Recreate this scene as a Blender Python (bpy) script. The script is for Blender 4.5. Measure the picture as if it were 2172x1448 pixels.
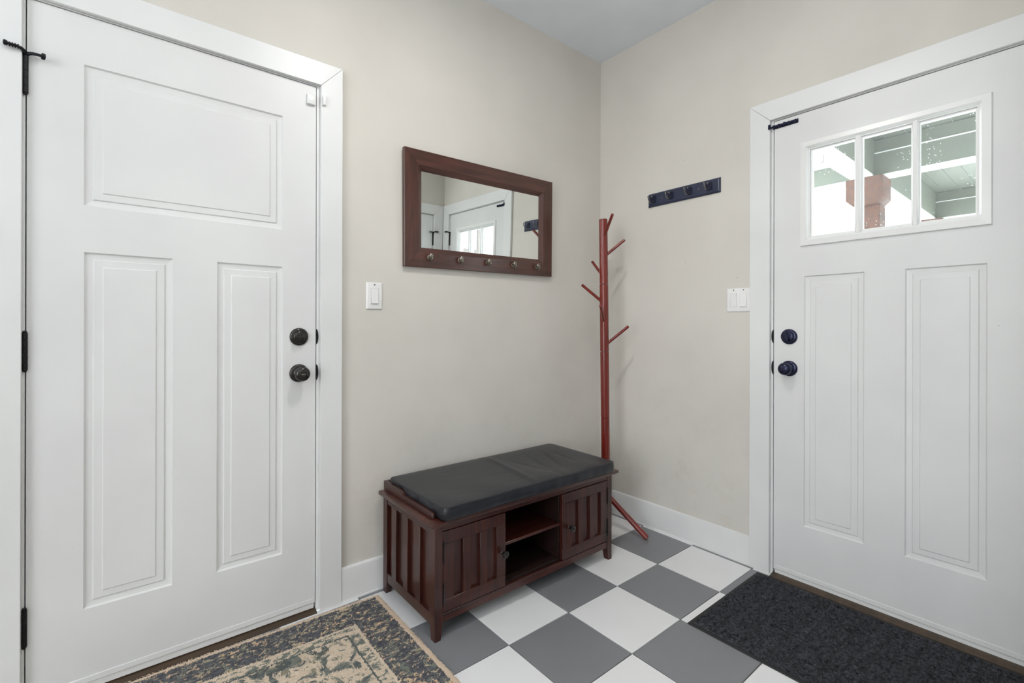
import bpy, bmesh, math, random
import numpy as np
from mathutils import Vector, Matrix

for o in list(bpy.data.objects): bpy.data.objects.remove(o)
S = bpy.context.scene
COL = S.collection
random.seed(4)

# ------------------------------------------------------------------ camera
cam = bpy.data.cameras.new('camera'); co = bpy.data.objects.new('camera', cam); COL.objects.link(co)
cam.sensor_width = 36; cam.lens = 1006.9 / 2172 * 36; cam.shift_y = -33.5 / 2172
cam.clip_start = .02; cam.clip_end = 200
YAW = math.radians(50.739)
co.matrix_world = (Matrix.Translation((-2.258, -1.91, 1.11)) @ Matrix.Rotation(YAW - math.pi / 2, 4, 'Z')
                   @ Matrix.Rotation(math.pi / 2, 4, 'X') @ Matrix.Rotation(.0025, 4, 'Z'))
S.camera = co
S.view_settings.view_transform = 'Standard'; S.view_settings.look = 'None'
S.view_settings.gamma = 1; S.view_settings.use_curve_mapping = False
S.view_settings.exposure = 0.0

# ------------------------------------------------------------------ world: even bright overcast
W = bpy.data.worlds.new('overcast'); S.world = W; W.use_nodes = True
bg = W.node_tree.nodes['Background']; bg.inputs[0].default_value = (.80, .90, 1, 1); bg.inputs[1].default_value = 10.5

CZ_ = 2.717
def area(name, loc, direction, sx, sy, power, col=(1, 1, 1), shape='RECTANGLE', spread=180):
    l = bpy.data.lights.new(name, 'AREA'); l.shape = shape; l.size = sx; l.size_y = sy; l.energy = power; l.color = col
    l.spread = math.radians(spread)
    o = bpy.data.objects.new(name, l); COL.objects.link(o); o.location = loc
    o.rotation_euler = Vector(direction).to_track_quat('-Z', 'Z').to_euler(); return o
# unseen fill panels added behind the camera to brighten the entry
area('fill_light_a', (-5.35, -2.2, 1.55), (1, 0, 0), 2.6, 1.7, 82, (.93, .965, 1))
area('fill_light_b', (-2.9, -4.85, 1.55), (0, 1, 0), 2.4, 1.7, 5, (.93, .965, 1))
# ceiling lamp bulb of the entry (its fitting is built further down)
area('entry_bulb', (-1.45, -1.05, CZ_ - .085), (0, 0, -1), .16, .16, 13, (1, .975, .94), 'DISK')
# added uplight behind the camera, brightens the ceiling and its bounce
area('added_uplight', (-3.1, -2.5, 1.80), (0, 0, 1), .24, .24, 34, (.98, .985, 1), 'DISK')
# portal in the front door's window for the sky
po = area('sky_portal', (.05, -1.403, 1.677), (-1, 0, 0), .53, .40, 1); po.data.cycles.is_portal = True

# ------------------------------------------------------------------ materials
def s2l(c):
    return tuple(((x / 255) / 12.92 if x / 255 <= .04045 else ((x / 255 + .055) / 1.055) ** 2.4) for x in c) + (1,)
class Mat:
    def __init__(s, name, col=(200, 200, 200), rough=.5, metal=0, spec=.5, coat=0):
        s.m = bpy.data.materials.new(name); s.m.use_nodes = True; s.t = s.m.node_tree; s.n = s.t.nodes; s.l = s.t.links
        s.b = s.n['Principled BSDF']; s.b.inputs['Base Color'].default_value = s2l(col)
        s.b.inputs['Roughness'].default_value = rough; s.b.inputs['Metallic'].default_value = metal
        s.b.inputs['Specular IOR Level'].default_value = spec; s.b.inputs['Coat Weight'].default_value = coat
        s.b.inputs['Coat Roughness'].default_value = .15
    def coord(s, scale=(1, 1, 1), kind='Object'):
        c = s.n.new('ShaderNodeTexCoord'); m = s.n.new('ShaderNodeMapping'); m.inputs['Scale'].default_value = scale
        s.l.new(c.outputs[kind], m.inputs['Vector']); return m.outputs[0]
    def pos(s, scale=(1, 1, 1)):
        c = s.n.new('ShaderNodeNewGeometry'); m = s.n.new('ShaderNodeMapping'); m.inputs['Scale'].default_value = scale
        s.l.new(c.outputs['Position'], m.inputs['Vector']); return m.outputs[0]
    def noise(s, vec, scale, detail=3, rough=.5, dist=0):
        n = s.n.new('ShaderNodeTexNoise'); n.inputs['Scale'].default_value = scale; n.inputs['Detail'].default_value = detail
        n.inputs['Roughness'].default_value = rough; n.inputs['Distortion'].default_value = dist
        s.l.new(vec, n.inputs['Vector']); return n.outputs['Fac']
    def ramp(s, fac, stops):
        r = s.n.new('ShaderNodeValToRGB'); e = r.color_ramp.elements
        while len(e) < len(stops): e.new(.5)
        for el, (p, c) in zip(e, stops): el.position = p; el.color = c if len(c) == 4 else s2l(c)
        s.l.new(fac, r.inputs[0]); return r.outputs[0]
    def mix(s, fac, a, b, mode='MIX'):
        m = s.n.new('ShaderNodeMix'); m.data_type = 'RGBA'; m.blend_type = mode
        for sock, v in ((m.inputs[0], fac), (m.inputs[6], a), (m.inputs[7], b)):
            if isinstance(v, (int, float)): sock.default_value = v
            elif isinstance(v, tuple): sock.default_value = v if len(v) == 4 else s2l(v)
            else: s.l.new(v, sock)
        return m.outputs[2]
    def math(s, op, a, b=0.0, c=0.0):
        m = s.n.new('ShaderNodeMath'); m.operation = op
        for i, v in enumerate((a, b, c)):
            if isinstance(v, (int, float)): m.inputs[i].default_value = v
            else: s.l.new(v, m.inputs[i])
        return m.outputs[0]
    def color(s, sock): s.l.new(sock, s.b.inputs['Base Color']); return s
    def bump(s, h, strength=.2, dist=.001):
        b = s.n.new('ShaderNodeBump'); b.inputs['Strength'].default_value = strength; b.inputs['Distance'].default_value = dist
        s.l.new(h, b.inputs['Height']); s.l.new(b.outputs[0], s.b.inputs['Normal']); return s
BW = lambda v: (v, v, v, 1)
def paint(name, col, rough, bumpscale=260, bs=.12, specks=True, spec=.5):
    m = Mat(name, col, rough, spec=spec); p = m.pos()
    big = m.noise(p, 2.2, 3); c2 = tuple(int(x * .965) for x in col)
    c = m.mix(m.ramp(big, [(.35, BW(0)), (.7, BW(1))]), col, c2)
    if specks:
        v = m.n.new('ShaderNodeTexVoronoi'); v.inputs['Scale'].default_value = 9; m.l.new(p, v.inputs['Vector'])
        msk = m.math('LESS_THAN', v.outputs['Distance'], .017)
        sel = m.noise(p, 3.1, 2); sel = m.math('GREATER_THAN', sel, .60)
        c = m.mix(m.math('MULTIPLY', m.math('MULTIPLY', msk, sel), .75), c, (95, 88, 80))
    m.color(c); m.bump(m.noise(p, bumpscale, 3), bs, .0006); return m.m
def scuff(mat):
    t = mat.node_tree; n = t.nodes; l = t.links; b = n['Principled BSDF']; src = b.inputs['Base Color'].links[0].from_socket
    g = n.new('ShaderNodeNewGeometry'); sp = n.new('ShaderNodeSeparateXYZ'); l.new(g.outputs['Position'], sp.inputs[0])
    mr = n.new('ShaderNodeMapRange'); mr.inputs[1].default_value = .95; mr.inputs[2].default_value = .35; mr.inputs[3].default_value = 0; mr.inputs[4].default_value = 1
    l.new(sp.outputs[2], mr.inputs[0])
    no = n.new('ShaderNodeTexNoise'); no.inputs['Scale'].default_value = 6; no.inputs['Detail'].default_value = 6; no.inputs['Roughness'].default_value = .7; l.new(g.outputs['Position'], no.inputs['Vector'])
    ra = n.new('ShaderNodeValToRGB'); ra.color_ramp.elements[0].position = .5; ra.color_ramp.elements[1].position = .72; l.new(no.outputs['Fac'], ra.inputs[0])
    mu = n.new('ShaderNodeMath'); mu.operation = 'MULTIPLY'; l.new(mr.outputs[0], mu.inputs[0]); l.new(ra.outputs[0], mu.inputs[1])
    m2 = n.new('ShaderNodeMath'); m2.operation = 'MULTIPLY'; m2.inputs[1].default_value = .2; l.new(mu.outputs[0], m2.inputs[0])
    mx = n.new('ShaderNodeMix'); mx.data_type = 'RGBA'; l.new(m2.outputs[0], mx.inputs[0]); l.new(src, mx.inputs[6]); mx.inputs[7].default_value = s2l((176, 164, 150)); l.new(mx.outputs[2], b.inputs['Base Color'])
    return mat
M_wall = paint('wall_paint', (218, 214, 206), .75, 170, .3, spec=.3)
scuff(M_wall)
M_ceil = paint('ceiling_paint', (240, 245, 251), .85, 170, .3, False, spec=.2)
M_trim = paint('trim_paint', (232, 233, 232), .38, 60, .08)
M_door = paint('door_paint', (228, 229, 228), .42, 90, .08)
M_white = paint('white_plastic', (240, 240, 238), .3, 400, .02, False)
def wood(name, dark, light, rough, scale, axis='x', coat=.2, chip=True, sp=.5):
    m = Mat(name, light, rough, coat=coat, spec=sp)
    st = {'x': (1.5, 18, 18), 'z': (18, 18, 1.5), 'y': (18, 1.5, 18)}[axis]
    g = m.noise(m.pos(st), scale, 5, .62, .4); b = m.noise(m.pos(), 6, 2)
    c = m.mix(m.ramp(g, [(.3, BW(0)), (.72, BW(1))]), dark, light)
    c = m.mix(m.math('MULTIPLY', b, .35), c, dark)
    m.color(c); m.bump(g, .10, .0006); return m.m
M_benchin = wood('shade_toned_inner_wood', (22, 11, 9), (44, 21, 17), .5, 2.2, 'x', 0)  # bench interior: shade of the deep opening put into the wood colour
M_benchx = wood('cherry_wood_long_grain', (40, 17, 13), (86, 38, 27), .30, 2.2, 'x')
M_benchz = wood('cherry_wood_upright_grain', (34, 15, 12), (82, 37, 27), .32, 2.2, 'z')
M_benchy = wood('cherry_wood_cross_grain', (34, 15, 12), (72, 32, 25), .34, 2.2, 'y')
M_mfx = wood('mahogany_frame_long_grain', (54, 31, 26), (100, 60, 49), .3, 3, 'x', .25)
M_mfz = wood('mahogany_frame_upright_grain', (54, 31, 26), (100, 60, 49), .3, 3, 'z', .25)
M_rack = wood('red_lacquered_wood', (100, 29, 22), (138, 45, 33), .22, 1.5, 'z', .3)
M_post = wood('rust_stained_timber', (66, 38, 25), (112, 68, 44), .7, 1.6, 'x', 0)
M_mirror = Mat('mirror_silver', (236, 240, 238), .0, 1).m
M_bronze = Mat('dark_bronze', (70, 68, 67), .24, .9).m
M_black = Mat('black_metal', (38, 38, 41), .4, .7).m
M_navyk = Mat('blue_black_metal', (40, 43, 66), .26, .6).m
M_nickel = Mat('brushed_nickel', (150, 145, 135), .25, 1).m
M_navy = Mat('navy_board', (34, 42, 68), .35, 0, .5, .3).m
M_rubber = Mat('black_rubber', (30, 30, 31), .6).m
M_thresh = wood('brown_threshold', (52, 40, 28), (88, 68, 48), .4, 2, 'x', .2)
m = Mat('black_vinyl', (26, 29, 36), .33, spec=.5); p = m.pos()
m.bump(m.math('ADD', m.math('MULTIPLY', m.noise(p, 900, 2), .25), m.math('MULTIPLY', m.noise(m.pos((1, 2.5, 1)), 7, 3, .5, .6), 1.0)), .35, .004); M_vinyl = m.m
def tile_mat(name, col, c2):
    m = Mat(name, col, .33); p = m.pos(); f = m.noise(p, 5, 4, .6)
    m.color(m.mix(f, col, c2)); m.bump(m.noise(p, 120, 3), .08, .0005)
    return m.m
M_tg = tile_mat('grey_tile', (134, 135, 138), (124, 125, 128)); M_tw = tile_mat('white_tile', (240, 240, 240), (230, 230, 229))
m = Mat('grout', (120, 112, 102), .9); m.color(m.mix(m.noise(m.pos(), 30), (95, 88, 80), (150, 145, 138))); M_grout = m.m
M_lens = Mat('lamp_glass', (240, 238, 230), .3).m
nb = M_lens.node_tree.nodes['Principled BSDF']; nb.inputs['Emission Color'].default_value = (1, .93, .84, 1); nb.inputs['Emission Strength'].default_value = 2.2
M_sage = paint('sage_porch_paint', (108, 112, 98), .6, 60, .1, False)
M_porchw = paint('white_porch_paint', (240, 241, 238), .6, 60, .1, False)
M_conc = paint('concrete', (205, 203, 198), .85, 60, .3, False)
M_siding = paint('white_siding', (236, 234, 228), .6, 60, .1, False)
M_darkglass = Mat('dark_window_glass', (150, 156, 160), .08).m
M_brownf = Mat('brown_window_frame', (96, 84, 76), .5).m
# glass with dust and paint flecks
g = bpy.data.materials.new('flecked_glass'); g.use_nodes = True; t = g.node_tree; n = t.nodes; n.clear()
out = n.new('ShaderNodeOutputMaterial'); tr = n.new('ShaderNodeBsdfTransparent'); gl = n.new('ShaderNodeBsdfGlossy'); gl.inputs['Roughness'].default_value = .02
tr.inputs[0].default_value = (.97, .985, .975, 1)
mx = n.new('ShaderNodeMixShader'); mx.inputs[0].default_value = .05; t.links.new(tr.outputs[0], mx.inputs[1]); t.links.new(gl.outputs[0], mx.inputs[2])
df = n.new('ShaderNodeBsdfDiffuse'); df.inputs[0].default_value = (.9, .9, .9, 1); tl = n.new('ShaderNodeBsdfTranslucent'); tl.inputs[0].default_value = (.9, .9, .9, 1)
ad = n.new('ShaderNodeMixShader'); t.links.new(df.outputs[0], ad.inputs[1]); t.links.new(tl.outputs[0], ad.inputs[2])
geo = n.new('ShaderNodeNewGeometry'); vo = n.new('ShaderNodeTexVoronoi'); vo.inputs['Scale'].default_value = 75; t.links.new(geo.outputs['Position'], vo.inputs['Vector'])
lt = n.new('ShaderNodeMath'); lt.operation = 'LESS_THAN'; lt.inputs[1].default_value = .13; t.links.new(vo.outputs['Distance'], lt.inputs[0])
no = n.new('ShaderNodeTexNoise'); no.inputs['Scale'].default_value = 9; t.links.new(geo.outputs['Position'], no.inputs['Vector'])
gt = n.new('ShaderNodeMath'); gt.operation = 'GREATER_THAN'; gt.inputs[1].default_value = .53; t.links.new(no.outputs['Fac'], gt.inputs[0])
mu = n.new('ShaderNodeMath'); mu.operation = 'MULTIPLY'; t.links.new(lt.outputs[0], mu.inputs[0]); t.links.new(gt.outputs[0], mu.inputs[1])
m2 = n.new('ShaderNodeMath'); m2.operation = 'MULTIPLY_ADD'; m2.inputs[1].default_value = .7; m2.inputs[2].default_value = .035; t.links.new(mu.outputs[0], m2.inputs[0])
mx2 = n.new('ShaderNodeMixShader'); t.links.new(m2.outputs[0], mx2.inputs[0]); t.links.new(mx.outputs[0], mx2.inputs[1]); t.links.new(ad.outputs[0], mx2.inputs[2])
t.links.new(mx2.outputs[0], out.inputs[0]); M_glass = g

# ------------------------------------------------------------------ mesh helpers
class MB:
    """collects shapes; T maps local to world coordinates"""
    def __init__(s, T=None): s.bm = bmesh.new(); s.T = T
    def _add(s, b, smooth=False):
        bmesh.ops.recalc_face_normals(b, faces=b.faces)
        me = bpy.data.meshes.new('t'); 
        for f in b.faces: f.smooth = smooth
        b.to_mesh(me); b.free(); s.bm.from_mesh(me); bpy.data.meshes.remove(me); return s
    def box(s, x0, x1, y0, y1, z0, z1, bev=0, seg=1):
        b = bmesh.new(); bmesh.ops.create_cube(b, size=1)
        for v in b.verts: v.co = ((x0 + x1) / 2 + v.co.x * (x1 - x0), (y0 + y1) / 2 + v.co.y * (y1 - y0), (z0 + z1) / 2 + v.co.z * (z1 - z0))
        if bev: bmesh.ops.bevel(b, geom=b.edges[:], offset=bev, segments=seg, affect='EDGES', profile=.5)
        return s._add(b)
    def prism(s, pts, ax, a0, a1, bev=0):
        """polygon pts (2d) in the plane normal to axis ax, from a0 to a1"""
        b = bmesh.new()
        def P(p, a):
            q = list(p); q.insert(ax, a); return q
        v0 = [b.verts.new(P(p, a0)) for p in pts]; v1 = [b.verts.new(P(p, a1)) for p in pts]
        b.faces.new(v0); b.faces.new(v1[::-1]); k = len(pts)
        for i in range(k): b.faces.new((v0[i], v0[(i + 1) % k], v1[(i + 1) % k], v1[i]))
        bmesh.ops.recalc_face_normals(b, faces=b.faces)
        if bev: bmesh.ops.bevel(b, geom=b.edges[:], offset=bev, segments=1, affect='EDGES')
        return s._add(b)
    def lathe(s, prof, o, d, seg=24, smooth=True, squash=1):
        """prof: (distance along d, radius)"""
        b = bmesh.new(); d = Vector(d).normalized(); a = d.orthogonal().normalized(); c = d.cross(a); o = Vector(o); rings = []
        for h, r in prof:
            if r < 1e-6: rings.append([b.verts.new(o + d * h)])
            else: rings.append([b.verts.new(o + d * h + (a * math.cos(2 * math.pi * k / seg) + c * math.sin(2 * math.pi * k / seg) * squash) * r) for k in range(seg)])
        for A, B in zip(rings, rings[1:]):
            for k in range(seg):
                q = (k + 1) % seg
                if len(A) == 1 and len(B) == 1: continue
                if len(A) == 1: b.faces.new((A[0], B[k], B[q]))
                elif len(B) == 1: b.faces.new((A[k], A[q], B[0]))
                else: b.faces.new((A[k], A[q], B[q], B[k]))
        for R in (rings[0], rings[-1]):
            if len(R) > 1: b.faces.new(R)
        s._add(b, smooth); return s
    def cyl(s, p0, p1, r, r1=None, seg=20, ch=.0):
        p0 = Vector(p0); p1 = Vector(p1); L = (p1 - p0).length; r1 = r if r1 is None else r1
        pr = [(0, r), (L, r1)] if not ch else [(0, r - ch), (ch, r), (L - ch, r1), (L, r1 - ch)]
        return s.lathe(pr, p0, p1 - p0, seg)
    def tube(s, pts, r, seg=8):
        b = bmesh.new(); pts = [Vector(p) for p in pts]; rad = r if isinstance(r, (list, tuple)) else [r] * len(pts); rings = []; prev = None
        for i, p in enumerate(pts):
            d = (pts[min(i + 1, len(pts) - 1)] - pts[max(i - 1, 0)]).normalized()
            a = (prev - d * prev.dot(d)).normalized() if prev is not None else d.orthogonal().normalized()
            prev = a; c = d.cross(a)
            rings.append([b.verts.new(p + (a * math.cos(2 * math.pi * k / seg) + c * math.sin(2 * math.pi * k / seg)) * rad[i]) for k in range(seg)])
        for A, B in zip(rings, rings[1:]):
            for k in range(seg): b.faces.new((A[k], A[(k + 1) % seg], B[(k + 1) % seg], B[k]))
        b.faces.new(rings[0]); b.faces.new(rings[-1]); return s._add(b, True)
    def ball(s, c, r, sc=(1, 1, 1), seg=16):
        b = bmesh.new(); bmesh.ops.create_uvsphere(b, u_segments=seg, v_segments=seg // 2, radius=r)
        for v in b.verts: v.co = Vector((v.co.x * sc[0], v.co.y * sc[1], v.co.z * sc[2])) + Vector(c)
        return s._add(b, True)
    def quads(s, vs, fs, smooth=False, recalc=True):
        b = bmesh.new(); v = [b.verts.new(p) for p in vs]
        for f in fs: b.faces.new([v[i] for i in f])
        if not recalc:
            for f in b.faces: f.smooth = smooth
            me = bpy.data.meshes.new('t'); b.to_mesh(me); b.free(); s.bm.from_mesh(me); bpy.data.meshes.remove(me); return s
        return s._add(b, smooth)
    def build(s, name, mat, parent=None, flat_ok=False, sharp=40):
        if s.T:
            for v in s.bm.verts: v.co = s.T(v.co)
            if s.T(Vector((1, 0, 0))).__sub__(s.T(Vector((0, 0, 0)))).cross(s.T(Vector((0, 1, 0))) - s.T(Vector((0, 0, 0)))).dot(s.T(Vector((0, 0, 1))) - s.T(Vector((0, 0, 0)))) < 0:
                bmesh.ops.reverse_faces(s.bm, faces=s.bm.faces)
        off = root_of(parent).location.copy() if parent else None
        if off is not None:
            for v in s.bm.verts: v.co -= off
        else:
            xs = [v.co.x for v in s.bm.verts]; ys = [v.co.y for v in s.bm.verts]; zs = [v.co.z for v in s.bm.verts]
            off = Vector(((min(xs) + max(xs)) / 2, (min(ys) + max(ys)) / 2, min(zs)))
            for v in s.bm.verts: v.co -= off
        me = bpy.data.meshes.new(name); s.bm.to_mesh(me); s.bm.free(); me.materials.append(mat)
        try: me.set_sharp_from_angle(angle=math.radians(sharp))
        except Exception: pass
        o = bpy.data.objects.new(name, me); COL.objects.link(o)
        if parent: o.parent = parent
        else: o.location = off
        return o
def root_of(o):
    while o.parent: o = o.parent
    return o
def thing(name, label, cat, loc, group=None):
    o = bpy.data.objects.new(name, None); COL.objects.link(o); o.location = loc; o.empty_display_size = .05
    o['label'] = label; o['category'] = cat
    if group: o['group'] = group
    return o
def tag(o, label, cat, group=None):
    o['label'] = label; o['category'] = cat
    if group: o['group'] = group
    return o
def struct(o): o['kind'] = 'structure'; return o

# ------------------------------------------------------------------ setting
CZ = 2.717; BY = -1.925
# floor slab (grout bed) and tiles as parts
fl = struct(MB().box(-5.5, .0, -5, 0, -.12, -.0035).build('floor', M_grout))
TS = .2974; X0, Y0 = -1.219, -.626; G = .0016
tiles = {}
for i in range(-6, 5):
    for j in range(-3, 6):
        x0, x1 = X0 + i * TS + G, X0 + (i + 1) * TS - G; y1, y0 = Y0 - j * TS - G, Y0 - (j + 1) * TS + G
        x1 = min(x1, -.0005); y1 = min(y1, -.0005)
        if x0 > -1.2 and y0 < BY - .13: continue
        key = (round(x1 - x0, 3), round(y1 - y0, 3), (i + j) % 2)
        if key not in tiles:
            b = MB().box(-(x1 - x0) / 2, (x1 - x0) / 2, -(y1 - y0) / 2, (y1 - y0) / 2, -.004, 0, .0008)
            t_ = b.build('tile', M_tw if (i + j) % 2 else M_tg, None); me = t_.data
            for v in me.vertices: v.co.z -= .004
            tiles[key] = t_
            t_.parent = fl
        else:
            t_ = tiles[key].copy(); COL.objects.link(t_)
        t_.location = Vector(((x0 + x1) / 2, (y0 + y1) / 2, 0)) - fl.location
struct(MB().box(-5.6, .12, -5.1, .12, CZ, CZ + .1).build('ceiling', M_ceil))
def wall_with_hole(name, ax, a0, a1, n0, n1, h0, h1, hz, z1=CZ):
    b = MB()
    def seg(p, q, z0, z_):
        if ax == 0: b.box(p, q, n0, n1, z0, z_)
        else: b.box(n0, n1, p, q, z0, z_)
    seg(a0, h0, 0, z1); seg(h1, a1, 0, z1); seg(h0, h1, hz, z1)
    return struct(b.build(name, M_wall))
wall_with_hole('wall_left', 0, -5.5, 0, 0, .12, -2.492, -1.660, 2.053)
wall_with_hole('wall_right', 1, BY, .12, 0, .12, -1.826, -.984, 2.045)
wall_with_hole('wall_back', 0, -1.15, .12, BY - .12, BY, -.935, -.094, 2.045)
struct(MB().box(-1.15, -1.03, -5, BY - .12, 0, CZ).build('wall_side', M_wall))
struct(MB().box(-5.5, -1.03, -5.1, -5, 0, CZ).build('wall_far', M_wall))
struct(MB().box(-5.6, -5.5, -5.1, .12, 0, CZ).build('wall_end', M_wall))
def baseboard(name, ax, a0, a1, w, sgn):
    """w: wall coordinate, sgn: direction into the room"""
    pts = [(0, 0), (.0165, 0), (.0165, .006), (.0145, .008), (.0145, .122), (.012, .132), (.006, .136), (0, .136)]
    b = MB()
    if ax == 0: b.prism([(w + sgn * p, z) for p, z in pts], 0, a0, a1)
    else: b.prism([(w + sgn * p, z) for p, z in pts], 1, a0, a1)
    return struct(b.build(name, M_trim))
baseboard('baseboard_left', 0, -1.5845, -.0005, 0, -1)
baseboard('baseboard_left.001', 0, -5.49, -2.566, 0, -1)
baseboard('baseboard_right', 1, -.9045, -.015, 0, -1)
baseboard('baseboard_back', 0, -1.149, -1.02, BY, 1)

# ------------------------------------------------------------------ doors (local: u from hinge, n into room, z up)
def panel_faces(vs, fs, u0, u1, z0, z1):
    prof = [(0, 0), (.004, -.0055), (.020, -.0075), (.023, -.0035), (.042, -.0035), (.045, -.0008)]
    base = len(vs)
    for d, nn in prof:
        for u, z in ((u0 + d, z0 + d), (u1 - d, z0 + d), (u1 - d, z1 - d), (u0 + d, z1 - d)): vs.append((u, nn, z))
    for r in range(len(prof) - 1):
        for k in range(4):
            a = base + r * 4; fs.append((a + k, a + (k + 1) % 4, a + 4 + (k + 1) % 4, a + 4 + k))
    a = base + (len(prof) - 1) * 4; fs.append((a, a + 1, a + 2, a + 3))
def make_door(idx, O, U, N, Wd, z0, z1, knob_z, bolt_z, panels, window=None, label_hinge='black hinge', knob_u=.729, knob_mat=M_bronze,
              keyed=True, casL=.09, casR=.09, ctop=2.124, revR=.012, revL=.008, wall_t=.12, stopper=True, glassw=False, threshold=True, sill=.020):
    O = Vector(O); U = Vector(U); N = Vector(N)
    T = lambda p: O + U * p.x + N * p.y + Vector((0, 0, p.z))
    D = .044
    # slab
    us = sorted({0, Wd} | {p[0] for p in panels} | {p[1] for p in panels} | ({window[0], window[1]} if window else set()))
    zs = sorted({z0, z1} | {p[2] for p in panels} | {p[3] for p in panels} | ({window[2], window[3]} if window else set()))
    vs, fs = [], []
    def cell_in(u, z, r): return r[0] < u < r[1] and r[2] < z < r[3]
    for a, b in zip(us, us[1:]):
        for c, d in zip(zs, zs[1:]):
            cu, cz = (a + b) / 2, (c + d) / 2
            if not any(cell_in(cu, cz, r) for r in panels) and not (window and cell_in(cu, cz, window)):
                k = len(vs); vs += [(a, 0, c), (b, 0, c), (b, 0, d), (a, 0, d)]; fs.append((k, k + 1, k + 2, k + 3))
            if not (window and cell_in(cu, cz, window)):
                k = len(vs); vs += [(a, -D, c), (b, -D, c), (b, -D, d), (a, -D, d)]; fs.append((k, k + 1, k + 2, k + 3)[::-1])
    def ring(u0, u1, c, d, inner):
        q = [(u0, c), (u1, c), (u1, d), (u0, d)]
        for i in range(4):
            (ua, za), (ub, zb) = q[i], q[(i + 1) % 4]; k = len(vs)
            vs.extend([(ua, 0, za), (ub, 0, zb), (ub, -D, zb), (ua, -D, za)]); f = (k, k + 1, k + 2, k + 3)
            fs.append(f if inner else f[::-1])
    ring(0, Wd, z0, z1, False)
    if window: ring(*window, True)
    for r in panels: panel_faces(vs, fs, *r)
    b = MB(T); b.quads([Vector(v) for v in vs], fs)
    bmesh.ops.remove_doubles(b.bm, verts=b.bm.verts, dist=1e-5)
    bmesh.ops.recalc_face_normals(b.bm, faces=b.bm.faces)
    slab = struct(b.build('door_%d' % idx, M_door, sharp=15))
    for p in slab.data.polygons: p.use_smooth = False
    # sweep
    b = MB(T); b.box(.004, Wd - .004, -.040, -.002, z0 - .021, z0 - .0015, .001); b.box(.004, Wd - .004, -.001, .002, z0 + .001, z0 + .0185, .0008)
    b.build('door_sweep', M_trim, slab)
    # hinges
    for k, hz in enumerate((.253, 1.034, 1.815)):
        h = MB(T)
        for q in range(5):
            a = hz - .0525 + q * .021; h.cyl((-.0025, .0045, a + .0005), (-.0025, .0045, a + .0205), .0062, seg=14)
        h.ball((-.0025, .0045, hz + .054), .005); h.ball((-.0025, .0045, hz - .054), .005)
        h.box(-.0018, -.0004, -.034, .002, hz - .0525, hz + .0525); h.box(-.0026, -.002, -.034, .002, hz - .0525, hz + .0525)
        hg = h.build('hinge', M_black, slab)
        if k == 2 and stopper:
            s_ = MB(T); zz = hz + .058
            s_.lathe([(0, .004), (.001, .0085), (.006, .0085), (.007, .004)], (-.0025, .0045, zz - .003), (0, 0, 1), 16)
            if idx != 2:
                s_.tube([(-.0025, .006, zz), (.012, .014, zz + .0015), (.024, .019, zz), (.032, .02, zz - .001)], [.0055, .0045, .0042, .004], 8)
                s_.lathe([(0, .006), (.001, .0088), (.007, .0088), (.008, .006)], (.031, .02, zz - .001), (1, -.35, 0), 14)
            s_.tube([(-.0025, .006, zz), (-.0035, .017, zz + .002), (-.008, .0265, zz + .004), (-.016, .0285, zz + .006), (-.036, .0295, zz + .007)], [.0055, .005, .0045, .0035, .0035], 8)
            for q in range(4): s_.lathe([(0, .0035), (.0008, .0062), (.0032, .0062), (.004, .0035)], (-.012 - q * .0055, .0282 + q * .0004, zz + .0058), (-1, .05, 0), 10)
            s_.lathe([(0, .004), (.001, .007), (.007, .0075), (.009, .005)], (-.034, .0293, zz + .007), (-1, .05, 0), 12)
            s_.build('door_stop', M_black, hg)
    # deadbolt and knob
    def rosette(b, u, z, r): b.lathe([(0, r), (.003, r), (.0065, r * .94), (.0085, r * .84), (.0092, r * .66), (.0125, r * .60), (.0140, r * .50), (.0145, 0)], (u, .0002, z), (0, 1, 0), 32)
    b = MB(T); rosette(b, knob_u, bolt_z, .0335); db = b.build('deadbolt', knob_mat, slab)
    b = MB(T); b.cyl((knob_u, .010, bolt_z), (knob_u, .017, bolt_z), .009)
    tl_ = math.radians(4 if keyed else 74)
    c, s_ = math.cos(tl_), math.sin(tl_); L = .0215
    q = [(-L, 0), (-L * .5, .0042), (0, .0055), (L * .5, .0042), (L, 0), (L * .5, -.0042), (0, -.0055), (-L * .5, -.0042)]
    b.prism([(knob_u + a * c - d * s_, bolt_z + a * s_ + d * c) for a, d in q], 1, .0146, .033, .0012)
    b.build('thumb_turn', knob_mat, db)
    b = MB(T); rosette(b, knob_u, knob_z, .034); b.cyl((knob_u, .010, knob_z), (knob_u, .036, knob_z), .0125)
    kb = b.build('doorknob', knob_mat, slab)
    b = MB(T)
    if keyed: prof = [(.030, .014), (.034, .0225), (.042, .0265), (.052, .027), (.058, .0245), (.062, .019), (.0635, .0115), (.0615, .0105), (.0612, 0)]
    else: prof = [(.030, .014), (.033, .021), (.040, .0262), (.049, .0272), (.057, .0252), (.063, .019), (.0665, .010), (.067, 0)]
    b.lathe(prof, (knob_u, 0, knob_z), (0, 1, 0), 32); b.build('knob', knob_mat, kb)
    if keyed:
        b = MB(T); b.box(knob_u - .009, knob_u + .009, .0612, .067, knob_z - .0022, knob_z + .0022, .0015)
        b.build('privacy_turn', M_nickel, kb)
    # frame round the door
    rl, rr, rt = -revL, Wd + revR, z1 + .006
    b = MB(T); J = .02
    for u0, u1 in ((-.003 - .0168, -.003), (Wd + .003, Wd + .0195)): b.box(u0, u1, -wall_t, 0, .0, z1 + .02)
    b.box(-.003, Wd + .003, -wall_t, 0, z1 + .003, z1 + .02)
    b.box(-.003, .010, -.060, -D - .002, .022, z1 + .003); b.box(Wd - .010, Wd + .003, -.060, -D - .002, .022, z1 + .003)
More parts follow.
